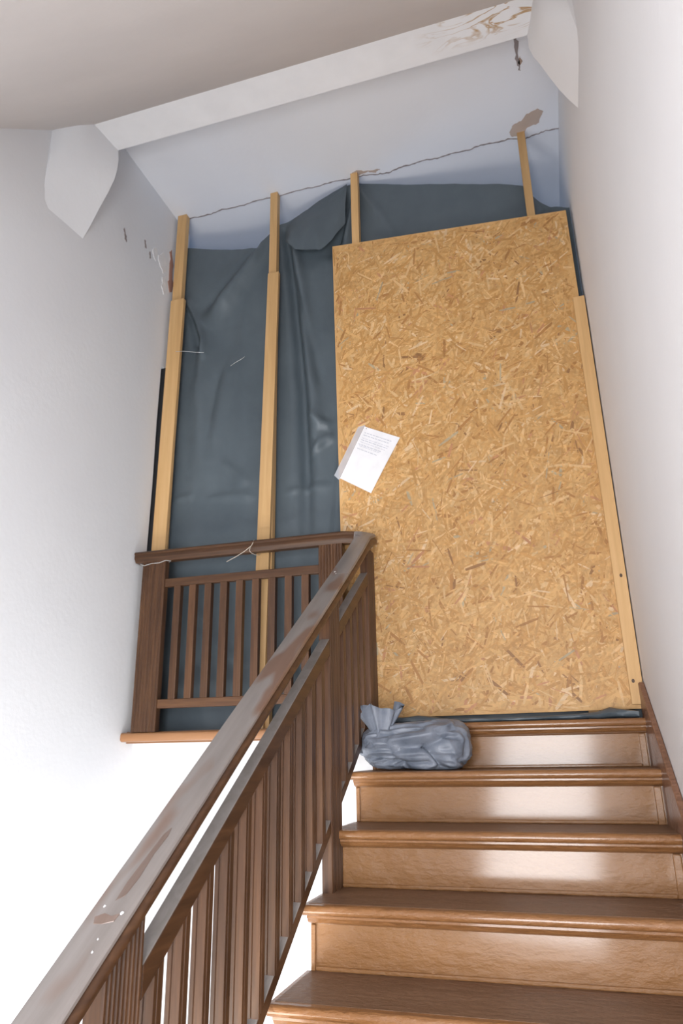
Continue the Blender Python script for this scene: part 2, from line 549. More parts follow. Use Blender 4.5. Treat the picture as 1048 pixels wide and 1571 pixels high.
# rounded haunches under the beam ends
hb = MB()
backp = [(-1.017, 2.72), (-1.014, 2.70), (-1.008, 2.645), (-1.010, 2.59), (-1.020, 2.53), (-1.048, 2.46), (-1.085, 2.383), (-1.125, 2.29), (-1.16, 2.22)]
frontp = [(-1.045, 2.70), (-1.055, 2.66), (-1.075, 2.60), (-1.095, 2.54), (-1.108, 2.48), (-1.122, 2.41), (-1.134, 2.34), (-1.147, 2.27), (-1.16, 2.19)]
def haunch(bk, fr, x_w):
    r0 = [(x, -0.66, z) for x, z in bk] + [(x_w, -0.66, bk[-1][1]), (x_w, -0.66, bk[0][1])]
    rm = [((a[0] + b[0]) / 2, -0.79, (a[1] + b[1]) / 2) for a, b in zip(bk, fr)] + [(x_w, -0.79, (bk[-1][1] + fr[-1][1]) / 2), (x_w, -0.79, bk[0][1])]
    r1 = [(x, -0.90, z) for x, z in fr] + [(x_w, -0.90, fr[-1][1]), (x_w, -0.90, fr[0][1])]
    r2 = [((x + x_w * 2) / 3, -0.945, z) for x, z in fr] + [(x_w, -0.945, fr[-1][1]), (x_w, -0.945, fr[0][1])]
    return MB().loft([r0, rm, r1, r2])
struct(haunch(backp, frontp, WL - 0.01).build('trim_2', M_wall, smooth=True, angle=50), 'white plaster haunch under the left end of the ceiling beam')
backr = [(0.945, 2.92), (0.943, 2.80), (0.938, 2.70), (0.937, 2.64), (0.951, 2.58), (0.970, 2.537), (0.997, 2.46), (1.025, 2.386), (1.055, 2.32), (WR, 2.26)]
frontr = [(0.985, 2.66), (0.985, 2.62), (0.988, 2.58), (0.995, 2.54), (1.005, 2.50), (1.018, 2.46), (1.032, 2.42), (1.05, 2.37), (1.068, 2.32), (WR, 2.27)]
struct(haunch(backr, frontr, WR + 0.01).build('trim_3', M_wallr, smooth=True, angle=50), 'white plaster haunch under the right end of the ceiling beam')

# corridor behind the partition
struct(MB().box(WL - 0.45, WL - 0.2, YB, 2.7, -0.05, 3.2).build('wall_corridor_left', M_wall))
struct(MB().box(WL - 0.45, WR + 0.25, 2.7, 2.9, -0.05, 3.2).build('wall_corridor_end', M_wall))

struct(MB().box(WL - 0.05, -1.136, 0.120, 0.165, 0.0, 1.955).build('dark_gap_strip', M_black), 'black strip added as the darkness of the gap between the left wall and the first stud')  # added black strip, stands in for the dark of the open gap

# ------------------------------------------------------------------ staircase
stairs = empty('staircase', (0.53, -1.2, -1.75))
tag(stairs, 'glossy brown painted wooden stair flight climbing to the boarded landing', 'stairs')
XL, XR = 0.0, 1.066
NSTEP = 10


def tread_profile(y, z, yb):
    # nosing rounded at the front
    r = 0.014
    pts = [(yb, z), (y + r, z)]
    for i in range(1, 9):
        a = math.pi / 2 + math.pi * i / 9
        pts.append((y + r + r * math.cos(a), z - r + r * math.sin(a)))
    pts += [(y + r, z - 2 * r), (yb, z - 2 * r)]
    return pts


for k in range(NSTEP):
    z, y = -k * RISE, -k * GO
    yr = y + 0.049                      # riser face
    yb = yr + GO - 0.0 if k else 0.06
    pr = tread_profile(y, z, yb)
    t = prism(pr, 'x', XL - 0.012, XR + 0.002).build('tread', M_tread, smooth=True, angle=50)
    parent_keep(stairs, t)
    # walked upper face: a thin dull wear layer set into the tread behind the nosing
    if k:
        wv = MB().box(XL + 0.0, XR, y + 0.03, yb - 0.002, z - 0.002, z + 0.0012).build('walked_surface', M_treadtop)
        wv['label'] = 'dull walked upper face'
        parent_keep(t, wv)
    # cove moulding under the nosing
    zc = z - 0.028
    cp = [(yr + 0.004, zc), (y + 0.012, zc), (y + 0.012, zc - 0.006), (y + 0.017, zc - 0.009), (y + 0.020, zc - 0.015), (y + 0.026, zc - 0.020), (y + 0.036, zc - 0.0235), (yr - 0.004, zc - 0.026), (yr + 0.004, zc - 0.029)]
    c = prism(cp, 'x', XL, XR).build('cove_moulding', M_tread, smooth=True, angle=35)
    parent_keep(stairs, c)
    rs = MB().box(XL, XR, yr, yr + 0.02, z - RISE + 0.0, z - 0.028).build('riser', M_riser)
    parent_keep(stairs, rs)
    # thin slats covering the joint at each end of the riser
    for x0, x1 in ((XL + 0.002, XL + 0.016), (XR - 0.028, XR - 0.004)):
        e = MB().box(x0, x1, yr - 0.009, yr + 0.001, z - RISE + 0.001, z - 0.056).build('end_slat', M_riser, bevel=0.003)
        parent_keep(rs, e)
    q = MB().box(XL + 0.016, XR - 0.028, yr - 0.008, yr + 0.001, z - RISE + 0.001, z - RISE + 0.013).build('foot_strip', M_riser, bevel=0.004)
    parent_keep(rs, q)
# closed underside of the flight
u = prism([(0.08, -0.20), (0.08, -0.25), (-NSTEP * GO + 0.07, -NSTEP * RISE - 0.25), (-NSTEP * GO + 0.07, -NSTEP * RISE - 0.20)], 'x', XL + 0.01, XR - 0.002)
parent_keep(stairs, u.build('underside_board', M_wall))
# half landing at the foot of the flight
struct(MB().box(WL, WR, YBACK, -NSTEP * GO + 0.069 - 0.10, -NSTEP * RISE - 0.15, -NSTEP * RISE).build('floor_half_landing', M_treadtop))

# landing edge board (sill) left of the flight
sill_p = tread_profile(-0.022, -0.004, 0.085)
sill_p = [(y, z if z > -0.02 else z - 0.012) for y, z in sill_p]
tr = prism(sill_p, 'x', WL + 0.001, XL - 0.014).build('trim_4', M_sill, smooth=True, angle=50)
struct(tr, 'orange-brown painted board along the landing edge under the level railing')

# right skirting following the flight
SK0 = 0.098
sk = [(0.088, SK0 + 0.678 * 0.05), (0.088, -0.25), (-0.02, -0.28), (-NSTEP * GO, -NSTEP * RISE - 0.06), (-NSTEP * GO - 0.05, -NSTEP * RISE), (-NSTEP * GO - 0.05, SK0 - 0.678 * (NSTEP * GO + 0.05)), (0.05, SK0 + 0.678 * 0.05)]
skb = prism(sk, 'x', XR, WR - 0.001).build('baseboard_right', M_skirt, bevel=0.004)
struct(skb, 'brown painted skirting board climbing the right wall beside the steps')

# ------------------------------------------------------------------ railing
rail = empty('stair_railing', (0.0075, -0.53, -0.525))
tag(rail, 'dark brown wooden railing with square balusters, level along the landing then down the stairs', 'railing')
SL = 0.66


def part(o, label=None):
    parent_keep(rail, o)
    if label:
        o['label'] = label
    return o


# handrail body and worn top swept along the flight, mitred into the level length
def section(top):
    if top:
        return [(-0.0395, -0.006), (-0.036, -0.001), (-0.02, 0.002), (0.0, 0.003), (0.02, 0.002), (0.036, -0.001), (0.0395, -0.006), (0.0395, -0.013), (-0.0395, -0.013)]
    return [(-0.036, -0.013), (0.036, -0.013), (0.036, -0.019), (0.041, -0.023), (0.044, -0.032), (0.043, -0.043), (0.038, -0.050), (0.031, -0.053), (0.029, -0.062), (0.022, -0.068), (0.020, -0.075),
            (-0.020, -0.075), (-0.022, -0.068), (-0.029, -0.062), (-0.031, -0.053), (-0.038, -0.050), (-0.043, -0.043), (-0.044, -0.032), (-0.041, -0.023), (-0.036, -0.019)]


def sweep(sec, path, lats):
    rings = [[Vector(p) + Vector((l[0], l[1], 0)) * s + Vector((0, 0, dz)) for s, dz in sec] for p, l in zip(path, lats)]
    return MB().loft(rings)


CX = 0.0075
ZT = 0.82
slope_path = [(CX, -2.45, ZT - SL * 2.45), (CX, -1.6, ZT - SL * 1.6), (CX, -0.95, ZT - SL * 0.95), (CX, -0.42, ZT - SL * 0.42)]
part(sweep(section(0), slope_path, [(1, 0)] * 4).build('handrail', M_darky, smooth=True, angle=35))
part(sweep(section(1), slope_path, [(1, 0)] * 4).build('handrail_cap', M_worn_sheen, smooth=True, angle=35), 'worn dusty grey-brown top of the handrail, with ceiling reflection painted into the grey')
ramp_path = [(CX, -0.418, ZT - SL * 0.418), (CX, -0.2, ZT - SL * 0.195), (CX, -0.05, ZT - 0.022), (CX, 0.0, ZT + 0.012)]
ramp_lat = [(1, 0)] * 3 + [(1, 1)]
part(sweep(section(0), ramp_path, ramp_lat).build('handrail_ramp', M_darky, smooth=True, angle=35))
part(sweep(section(1), ramp_path, ramp_lat).build('handrail_cap', M_worn_sheen, smooth=True, angle=35), 'worn dusty grey-brown top of the handrail end, with ceiling reflection painted into the grey')
lev_path = [(CX, 0.0, ZT + 0.012), (-0.09, 0.0, ZT + 0.020), (-1.152, 0.0, ZT + 0.022)]
lev_lat = [(1, 1), (0, 1), (0, 1)]
seclev = [(-0.030, 0.0), (0.030, 0.0), (0.036, -0.006), (0.036, -0.012), (0.031, -0.016), (0.033, -0.022), (0.033, -0.034), (0.027, -0.040), (0.024, -0.046), (0.018, -0.052),
          (-0.018, -0.052), (-0.024, -0.046), (-0.027, -0.040), (-0.033, -0.034), (-0.033, -0.022), (-0.031, -0.016), (-0.036, -0.012), (-0.036, -0.006)]
part(sweep(seclev, lev_path, lev_lat).build('handrail', M_darkx, smooth=True, angle=30))

# flat newel posts; reeded faces
def newel_y(yc, z0, z1, sheartop=True):
    a, b = yc - 0.0575, yc + 0.0575
    mb = MB()
    n = 9
    prof = []
    for i in range(n):                       # reeds on the stair side
        ya = a + (b - a) * i / n
        yb2 = a + (b - a) * (i + 1) / n
        prof += [(0.0215, ya + 0.0008), (0.025, ya + 0.0035), (0.025, yb2 - 0.0035), (0.0215, yb2 - 0.0008)]
    ring = prof + [(-0.010, b), (-0.010, a)]
    r0 = [(x, y, z0) for x, y in ring]
    r1 = [(x, y, (z1 + SL * (y - yc)) if sheartop else z1) for x, y in ring]
    return mb.loft([r0, r1])


def newel_x(x0, x1, z0, z1):
    n = 8
    prof = []
    for i in range(n):
        xa = x0 + (x1 - x0) * i / n
        xb = x0 + (x1 - x0) * (i + 1) / n
        prof += [(xa + 0.0008, -0.0150), (xa + 0.0035, -0.0175), (xb - 0.0035, -0.0175), (xb - 0.0008, -0.0150)]
    ring = prof + [(x1, 0.0175), (x0, 0.0175)]
    return MB().loft([[(x, y, z0) for x, y in ring], [(x, y, z1) for x, y in ring]])


HB = ZT - 0.074        # underside line of handrail at y=0
part(newel_y(-1.7475, -7 * RISE + 0.001, HB - SL * 1.7475).build('newel_post', M_dark))
part(newel_y(-0.531, -3 * RISE + 0.001, HB - SL * 0.531).build('newel_post', M_dark))
part(newel_y(0.026, 0.001, HB + 0.008, False).build('newel_post', M_dark))
part(newel_x(-0.209, -0.094, -0.003, ZT - 0.030).build('newel_post', M_dark))
part(newel_x(-1.113, -0.987, -0.003, ZT - 0.030).build('newel_post', M_dark))

# inclined mid rail and bottom rail
def sloped_bar(x0, x1, y0, y1, zt, zb, name, lbl=None):
    mb = MB().loft([[(x0, y, zt + SL * y), (x1, y, zt + SL * y), (x1, y, zb + SL * y), (x0, y, zb + SL * y)] for y in (y0, y1)])
    o = mb.build(name, M_darky, bevel=0.003)
    o.data.materials.append(M_dust_sheen)
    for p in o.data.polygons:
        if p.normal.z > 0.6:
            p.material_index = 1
    return part(o, lbl)


for y0, y1 in ((-1.689, -0.589), (-0.473, -0.032), (-2.45, -1.806)):
    sloped_bar(-0.012, 0.024, y0, y1, 0.660, 0.604, 'mid_rail')
    sloped_bar(-0.022, 0.022, y0, y1, 0.077, 0.036, 'bottom_rail')
# small cap moulding of the mid rail end joints
# balusters on the flight
bal_me = None
def baluster_y(yc):
    """square baluster with a shallow groove, both ends cut to the slope"""
    x0, x1 = -0.008, 0.023
    a, b = yc - 0.0155, yc + 0.0155
    ring = [(x0, a), (x0 + 0.009, a), (x0 + 0.011, a + 0.002), (x0 + 0.0125, a), (x1, a), (x1, a + 0.010), (x1 - 0.002, a + 0.012), (x1, a + 0.0135), (x1, b), (x0, b)]
    return MB().loft([[(x, y, 0.0765 + SL * y) for x, y in ring], [(x, y, 0.6045 + SL * y) for x, y in ring]])


ys = [-1.63 + 0.0965 * i for i in range(11)] + [-0.405, -0.312, -0.219, -0.126] + [-1.87 - 0.0965 * i for i in range(5)]
b0 = baluster_y(0.0).build('baluster', M_dark)
for i, y in enumerate(ys):
    b = b0 if i == 0 else b0.copy()
    if i:
        COL.objects.link(b)
    b.parent = rail
    b.matrix_parent_inverse = Matrix.Translation(rail.location).inverted()
    b.location = (0, y, SL * y)
# level part: two rails and balusters
part(MB().box(-0.988, -0.208, -0.013, 0.013, 0.660, 0.700).build('upper_rail', M_darkx, bevel=0.003))
part(MB().box(-0.988, -0.208, -0.013, 0.013, 0.098, 0.138).build('lower_rail', M_darkx, bevel=0.003))
b1 = MB().box(-0.0175, 0.0175, -0.0155, 0.0155, 0.1375, 0.6605).build('baluster', M_dark, bevel=0.002)
for i in range(9):
    b = b1 if i == 0 else b1.copy()
    if i:
        COL.objects.link(b)
    b.parent = rail
    b.matrix_parent_inverse = Matrix.Translation(rail.location).inverted()
    b.location = (-0.917 + 0.0805 * i, 0, 0)
# paint flecks and a scar on the handrail top
fl = MB()
for (dx, y, s) in ((-0.014, -1.775, 0.0026), (0.027, -1.785, 0.0034), (0.015, -1.83, 0.0015), (0.02, -1.85, 0.0018), (-0.02, -0.40, 0.005), (-0.01, -0.42, 0.003)):
    z = ZT + SL * y + 0.002
    fl.add([(CX + dx + s * math.cos(a) * (1 + 0.3 * math.sin(3 * a)), y + s * math.sin(a), z + SL * s * math.sin(a)) for a in [i * math.pi / 4 for i in range(8)]] + [(CX + dx, y, z + 0.003)],
           [(i, (i + 1) % 8, 8) for i in range(8)])
f_o = fl.build('paint_flecks', M_fleck, smooth=True, angle=0)
f_o['kind'] = 'stuff'
part(f_o, 'white paint flecks on the handrail')
def rubbed(pts, name, lbl):
    part(MB().loft([[(CX + x, y, ZT + SL * y + h) for x, y in pts] for h in (0.0015, 0.0034)]).build(name, M_rub), lbl)
rubbed([(0.000, -1.765), (0.012, -1.755), (0.016, -1.72), (0.014, -1.67), (0.018, -1.63), (0.014, -1.612), (0.006, -1.63), (0.002, -1.68), (-0.002, -1.73)], 'rubbed_patch', 'red-brown patch of older varnish')
rubbed([(-0.018, -1.795), (-0.004, -1.788), (0.012, -1.792), (0.024, -1.787), (0.022, -1.800), (0.004, -1.806), (-0.012, -1.806)], 'scar', 'brown scar at a joint of the handrail')

# ------------------------------------------------------------------ partition: studs
def leaning(x0t, x1t, x0b, x1b, y0, y1, zt, zb):
    return MB().loft([[(x0b, y0, zb), (x1b, y0, zb), (x1b, y1, zb), (x0b, y1, zb)], [(x0t, y0, zt), (x1t, y0, zt), (x1t, y1, zt), (x0t, y1, zt)]])


def stud(label, x0, x1, zb, batten=None, notch=0.0):
    r = empty('wooden_stud', ((x0 + x1) / 2, 0.135, zb))
    tag(r, label, 'stud', 'studs of the partition')
    a = MB().box(x0, x1, 0.115, 0.155, zb, ZC - 0.001).build('post', M_pine, bevel=0.002)
    parent_keep(r, a)
    if batten:
        b = leaning(*batten[:4], 0.090, 0.1148, batten[4], 0.002).build('batten', M_pine, bevel=0.002)
        parent_keep(r, b)
    return r


stud('pale pine stud at the left wall with a batten on its lower length', -1.139, -1.080, 0.002, (-1.131, -1.047, -1.145, -1.070, 2.375))
stud('pale pine stud rising behind the level handrail, with a string tied round it', -0.535, -0.490, 0.002, (-0.530, -0.466, -0.575, -0.508, 2.42))
stud('short length of pine stud above the left corner of the chipboard panel', -0.049, -0.008, 0.002)
stud('pine stud above the right half of the chipboard panel, under bare plaster', 0.873, 0.913, 0.002)

# ------------------------------------------------------------------ OSB panel
osb = empty('chipboard_panel', (0.46, 0.1, 0.03))
tag(osb, 'large ochre strand chipboard panel closing the landing at the top of the steps', 'panel')
Q = [(-0.154, 2.508), (1.057, 2.420), (1.069, 0.036), (-0.124, 0.030)]
bd = MB().loft([[(x, y, z) for x, z in Q] for y in (0.0935, 0.1130)]).build('board', M_osb)
parent_keep(osb, bd)


def bil(u, v):
    a = [(1 - u) * Q[3][i] + u * Q[2][i] for i in (0, 1)]
    b = [(1 - u) * Q[0][i] + u * Q[1][i] for i in (0, 1)]
    return ((1 - v) * a[0] + v * b[0], (1 - v) * a[1] + v * b[1])


def inside(x, z):
    for i in range(4):
        x0, z0 = Q[i]
        x1, z1 = Q[(i + 1) % 4]
        if (x1 - x0) * (z - z0) - (z1 - z0) * (x - x0) > 0:
            return False
    return True


sv, sf, sc_ = [], [], []
NS = 13000
tones = [((0.575, 0.325, 0.120), 7), ((0.63, 0.375, 0.150), 6), ((0.525, 0.280, 0.092), 5), ((0.70, 0.455, 0.22), 2.2), ((0.42, 0.205, 0.066), 1.0), ((0.71, 0.50, 0.29), 0.5), ((0.31, 0.155, 0.06), 0.22), ((0.44, 0.35, 0.22), 0.25), ((0.52, 0.25, 0.12), 0.35)]
tw = [t[1] for t in tones]
for i in range(NS):
    cx, cz = bil(rnd.random(), rnd.random())
    late = i > NS * 0.6
    L = rnd.uniform(0.035, 0.125)
    Wd = rnd.uniform(0.004, 0.020) * (0.75 if late else 1.2)
    a = rnd.gauss(0.9, 0.9)
    ca, sa = math.cos(a), math.sin(a)
    out = []
    k1, k2 = rnd.uniform(-0.35, 0.35), rnd.uniform(-0.35, 0.35)
    w2 = rnd.uniform(0.35, 1.0)
    for (u, v) in ((-0.5, -0.5 * w2), (-0.1, -0.5), (0.45, -0.4), (0.5 + 0.1 * k1, 0.3), (0.1, 0.5), (-0.5 + 0.15 * k2, 0.4 * w2)):
        uu, vv = u * L, v * Wd
        out.append((cx + uu * ca - vv * sa, cz + uu * sa + vv * ca))
    if not all(inside(*p) for p in out):
        continue
    yy = 0.0934 - 1.2e-7 * i
    b = len(sv)
    sv += [(x, yy, z) for x, z in out]
    sf.append(tuple(range(b, b + 6)))
    c = rnd.choices(tones, tw)[0][0]
    j = rnd.uniform(0.92, 1.08)
    sc_ += [(c[0] * j, c[1] * j, c[2] * j, 1)] * 6
me = bpy.data.meshes.new('wood_strands')
me.from_pydata(sv, [], sf)
at = me.color_attributes.new('tone', 'FLOAT_COLOR', 'POINT')
at.data.foreach_set('color', [x for c in sc_ for x in c])
me.materials.append(M_strand)
so = bpy.data.objects.new('wood_strands', me)
COL.objects.link(so)
so['kind'] = 'stuff'
parent_keep(osb, so)

# batten along the right edge of the panel
bt = empty('pine_batten', (1.06, 0.08, 0.0))
tag(bt, 'long pale pine batten along the right edge of the chipboard, against the wall', 'batten')
parent_keep(bt, leaning(1.030, 1.0815, 1.034, 1.083, 0.074, 0.0912, 1.905, 0.052).build('strip', M_pine, bevel=0.002))
for x, z in ((1.05, 0.14), (1.062, 0.56)):
    parent_keep(bt, MB().loft([[(x + 0.006 * math.cos(a), y, z + 0.008 * math.sin(a)) for a in [i * math.pi / 4 for i in range(8)]] for y in (0.0732, 0.0745)]).build('knot', M_nail))

# ------------------------------------------------------------------ notice
nt_ = empty('paper_notice', (0.02, 0.09, 1.05))
tag(nt_, 'white printed sheet in a clear sleeve pinned askew to the chipboard', 'notice')
A = Vector((-0.002, 0, 1.401)); B = Vector((0.171, 0, 1.316)); Cc = Vector((0.020, 0, 1.051)); D = Vector((-0.131, 0, 1.146))
def pq(u, v, y):
    p = A.lerp(B, u).lerp(D.lerp(Cc, u), v)
    return (p.x, y, p.z)
rings = []
for yo in (0.0, 0.0008):
    rings.append([pq(u, v, 0.0888 + yo - 0.002 * (1 - abs(2 * v - 1))) for u, v in ((0, 0), (0.5, 0), (1, 0), (1, 0.5), (1, 1), (0.5, 1), (0, 1), (0, 0.5))])
parent_keep(nt_, MB().loft(rings).build('sheet', M_paper))
parent_keep(nt_, MB().loft([[pq(u, v, y) for u, v in ((-0.16, 0.04), (0.0, -0.03), (0.02, 0.02), (0.02, 1.0), (-0.02, 1.03), (-0.2, 1.0))] for y in (0.0902, 0.0908)]).build('sleeve_edge', M_sleeve), )
ink, ink2 = MB(), MB()
r2 = random.Random(3)
for v, u0, u1, kind in ((0.10, 0.08, 0.86, 0), (0.145, 0.08, 0.80, 0), (0.20, 0.08, 0.88, 1), (0.235, 0.08, 0.84, 0), (0.275, 0.08, 0.80, 1), (0.32, 0.06, 0.72, 0), (0.345, 0.10, 0.7, 1), (0.40, 0.08, 0.66, 0)):
    u = u0
    while u < u1:
        l = r2.uniform(0.03, 0.11)
        tgt = ink if kind == 0 else ink2
        h = 0.010
        tgt.add([pq(u, v, 0.0863), pq(min(u + l, u1), v, 0.0863), pq(min(u + l, u1), v + h, 0.0863), pq(u, v + h, 0.0863)], [(0, 1, 2, 3)])
        u += l + 0.018
for mb_, mt_ in ((ink, M_ink), (ink2, M_ink2)):
    o = mb_.build('print_lines', mt_)
    o['kind'] = 'stuff'
    parent_keep(nt_, o)
parent_keep(nt_, MB().loft([[pq(0.08 + 0.008 * math.cos(a), 0.03 + 0.006 * math.sin(a), y) for a in [i * math.pi / 4 for i in range(8)]] for y in (0.0845, 0.0865)]).build('pin', M_nail))

# ------------------------------------------------------------------ plastic sheeting
TOP = [(-1.150, 2.815), (-1.089, 2.802), (-0.861, 2.735), (-0.631, 2.677), (-0.603, 2.706), (-0.491, 2.802), (-0.33, 2.884), (-0.211, 2.944), (-0.10, 2.985), (-0.03, 2.990), (0.063, 2.965), (0.174, 2.930), (0.392, 2.861), (0.668, 2.771), (0.883, 2.704), (0.939, 2.617), (0.994, 2.55), (1.064, 2.515), (1.085, 2.51)]
STUDX = [(-1.11, 0.05), (-0.525, 0.06), (-0.028, 0.035), (0.893, 0.035)]


def ztop(x):
    for (x0, z0), (x1, z1) in zip(TOP, TOP[1:]):
        if x <= x1:
            return z0 + (z1 - z0) * max(0, (x - x0)) / (x1 - x0)
    return TOP[-1][1]


def seg(x, z, p, q):
    dx, dz = q[0] - p[0], q[1] - p[1]
    L = math.hypot(dx, dz)
    t = ((x - p[0]) * dx + (z - p[1]) * dz) / (L * L)
    tc = min(1, max(0, t))
    sd = ((x - p[0]) * dz - (z - p[1]) * dx) / L
    dist = math.hypot(x - p[0] - tc * dx, z - p[1] - tc * dz)
    return t, sd, dist


FOLDS = [  # polyline, amplitude towards the viewer, width, side (0 round ridge, 1 / -1 one-sided crease)
    ([(-0.50, 2.79), (-0.72, 2.54), (-0.95, 2.22)], 0.050, 0.060, 0),
    ([(-0.58, 2.73), (-0.80, 2.50), (-1.00, 2.30)], -0.030, 0.035, 0),
    ([(-0.465, 2.76), (-0.43, 2.45), (-0.395, 2.10), (-0.36, 1.70), (-0.345, 1.20), (-0.335, 0.70)], -0.042, 0.026, 0),
    ([(-0.42, 2.72), (-0.36, 2.35), (-0.325, 2.00), (-0.29, 1.60), (-0.27, 1.20)], 0.034, 0.034, 0),
    ([(-0.40, 2.40), (-0.30, 1.95), (-0.26, 1.70)], -0.016, 0.020, 0),
    ([(-0.05, 2.98), (-0.12, 2.75), (-0.20, 2.50)], -0.040, 0.028, 0),
    ([(-0.05, 2.98), (-0.08, 2.75), (-0.12, 2.50)], 0.026, 0.02, 0),
    ([(-0.05, 2.98), (-0.20, 2.86), (-0.36, 2.72)], 0.028, 0.04, 0),
    ([(-1.08, 2.43), (-1.02, 2.28), (-0.96, 2.13), (-0.955, 2.00)], 0.030, 0.018, 0),
    ([(-1.07, 2.36), (-1.02, 2.22), (-0.99, 2.05)], -0.030, 0.022, 0),
    ([(-0.96, 2.10), (-0.97, 1.80), (-0.93, 1.45), (-0.88, 1.20)], 0.016, 0.045, 0),
    ([(-0.78, 1.97), (-0.82, 1.70), (-0.88, 1.35)], 0.014, 0.050, 0),
    ([(-0.86, 1.90), (-0.90, 1.60), (-0.92, 1.30)], -0.012, 0.030, 0),
    ([(-0.70, 2.35), (-0.69, 1.90), (-0.66, 1.40), (-0.64, 0.9)], 0.014, 0.060, 0),
    ([(-0.32, 1.56), (-0.25, 1.50), (-0.19, 1.47)], 0.016, 0.022, 0),
    ([(-0.31, 1.34), (-0.25, 1.40), (-0.18, 1.43)], 0.014, 0.018, 0),
    ([(-0.44, 1.15), (-0.32, 1.165), (-0.20, 1.15)], 0.008, 0.018, 0),
    ([(-0.88, 1.165), (-0.74, 1.16), (-0.60, 1.14)], 0.008, 0.018, 0),
    ([(-1.08, 1.18), (-1.02, 1.19), (-0.96, 1.185)], 0.008, 0.014, 0),
    ([(-0.155, 1.35), (-0.175, 1.05), (-0.20, 0.75)], 0.014, 0.022, 0),
    ([(-0.80, 1.36), (-0.72, 1.28), (-0.65, 1.20)], 0.009, 0.022, 0),
    ([(-0.05, 2.98), (0.10, 2.72), (0.20, 2.48)], 0.014, 0.03, 0),
    ([(0.90, 2.72), (0.95, 2.60), (0.99, 2.48)], -0.024, 0.03, 0),
    ([(-0.95, 0.62), (-0.80, 0.40), (-0.62, 0.25)], 0.014, 0.03, 0),
    ([(-0.45, 0.60), (-0.38, 0.35), (-0.30, 0.1)], 0.014, 0.03, 0),
]


def sheet_y(x, z):
    h = 0.0
    for pl, amp, wd, side in FOLDS:
        xs = [p[0] for p in pl]
        zs = [p[1] for p in pl]
        if x < min(xs) - wd * 3 or x > max(xs) + wd * 3 or z < min(zs) - wd * 3 or z > max(zs) + wd * 3:
            continue
        best, pos = 9.0, 0.0
        n = len(pl) - 1
        for i in range(n):
            t, sd, d = seg(x, z, pl[i], pl[i + 1])
            if d < best:
                best, pos = d, (i + min(1, max(0, t))) / n
        tp = min(1.0, 4.5 * (1 - pos)) * min(1.0, 0.35 + 5 * pos)
        wv = wd * (0.7 + 0.7 * pos)
        h += 1.25 * amp * tp * math.exp(-(best / wv) ** 2 * 0.9)
    h += 0.014 * noise.noise(Vector((x * 2.2, z * 1.1, 3.1))) + 0.006 * noise.noise(Vector((x * 7, z * 4, 1.7))) + 0.0022 * noise.noise(Vector((x * 22, z * 15, 5.7)))
    y = 0.186 - h
    for sx, hw in STUDX:
        k = max(0, 1 - max(0, abs(x - sx) - hw) / 0.05)
        if k > 0:
            y = max(y, 0.159 * k + y * (1 - k)) if y < 0.159 else y
    return min(max(y, 0.118), 0.26)


sh = empty('plastic_sheeting', (-0.03, 0.19, 0.0))
tag(sh, 'dark blue-grey plastic sheeting hung creased behind the studs of the partition', 'sheeting')
NX, NZ = 190, 210
vs_, fs_ = [], []
for i in range(NX + 1):
    x = -1.135 + (1.085 + 1.135) * i / NX
    zt = ztop(x)
    for j in range(NZ + 1):
        z = 0.004 + (zt - 0.004) * j / NZ
        vs_.append((x, sheet_y(x, z), z))
for i in range(NX):
    for j in range(NZ):
        a = i * (NZ + 1) + j
        fs_.append((a, a + NZ + 1, a + NZ + 2, a + 1))
o = MB().add(vs_, fs_).build('sheet', M_sheet, smooth=True, angle=0)
parent_keep(sh, o)

# loose flap of the sheeting folded over forwards between the second and third stud
topc = [(-0.456, 2.785), (-0.40, 2.83), (-0.33, 2.872), (-0.25, 2.915), (-0.17, 2.955), (-0.085, 2.985)]
botc = [(-0.450, 2.66), (-0.385, 2.575), (-0.31, 2.535), (-0.235, 2.520), (-0.165, 2.575), (-0.095, 2.70)]
def poly_at(c, u):
    f_ = u * (len(c) - 1)
    i = min(int(f_), len(c) - 2)
    f_ -= i
    return tuple(c[i][k] * (1 - f_) + c[i + 1][k] * f_ for k in (0, 1))
vs_, fs_ = [], []
NU, NV = 40, 24
for i in range(NU + 1):
    u = i / NU
    t, b = poly_at(topc, u), poly_at(botc, u)
    for j in range(NV + 1):
        v = j / NV
        x, z = t[0] + (b[0] - t[0]) * v, t[1] + (b[1] - t[1]) * v
        y = 0.172 - 0.068 * math.sin(min(1, v * 1.15) * math.pi * 0.55) * (0.35 + 0.65 * math.sin(math.pi * min(1, max(0, u * 1.02)))) + 0.006 * math.sin(u * 17 + v * 3) * v + 0.004 * noise.noise(Vector((x * 14, z * 14, 0)))
        vs_.append((x, max(y, 0.105), z))
for i in range(NU):
    for j in range(NV):
        a = i * (NV + 1) + j
        fs_.append((a, a + NV + 1, a + NV + 2, a + 1))
o = MB().add(vs_, fs_).build('folded_flap', M_sheet, smooth=True, angle=0)
parent_keep(sh, o)

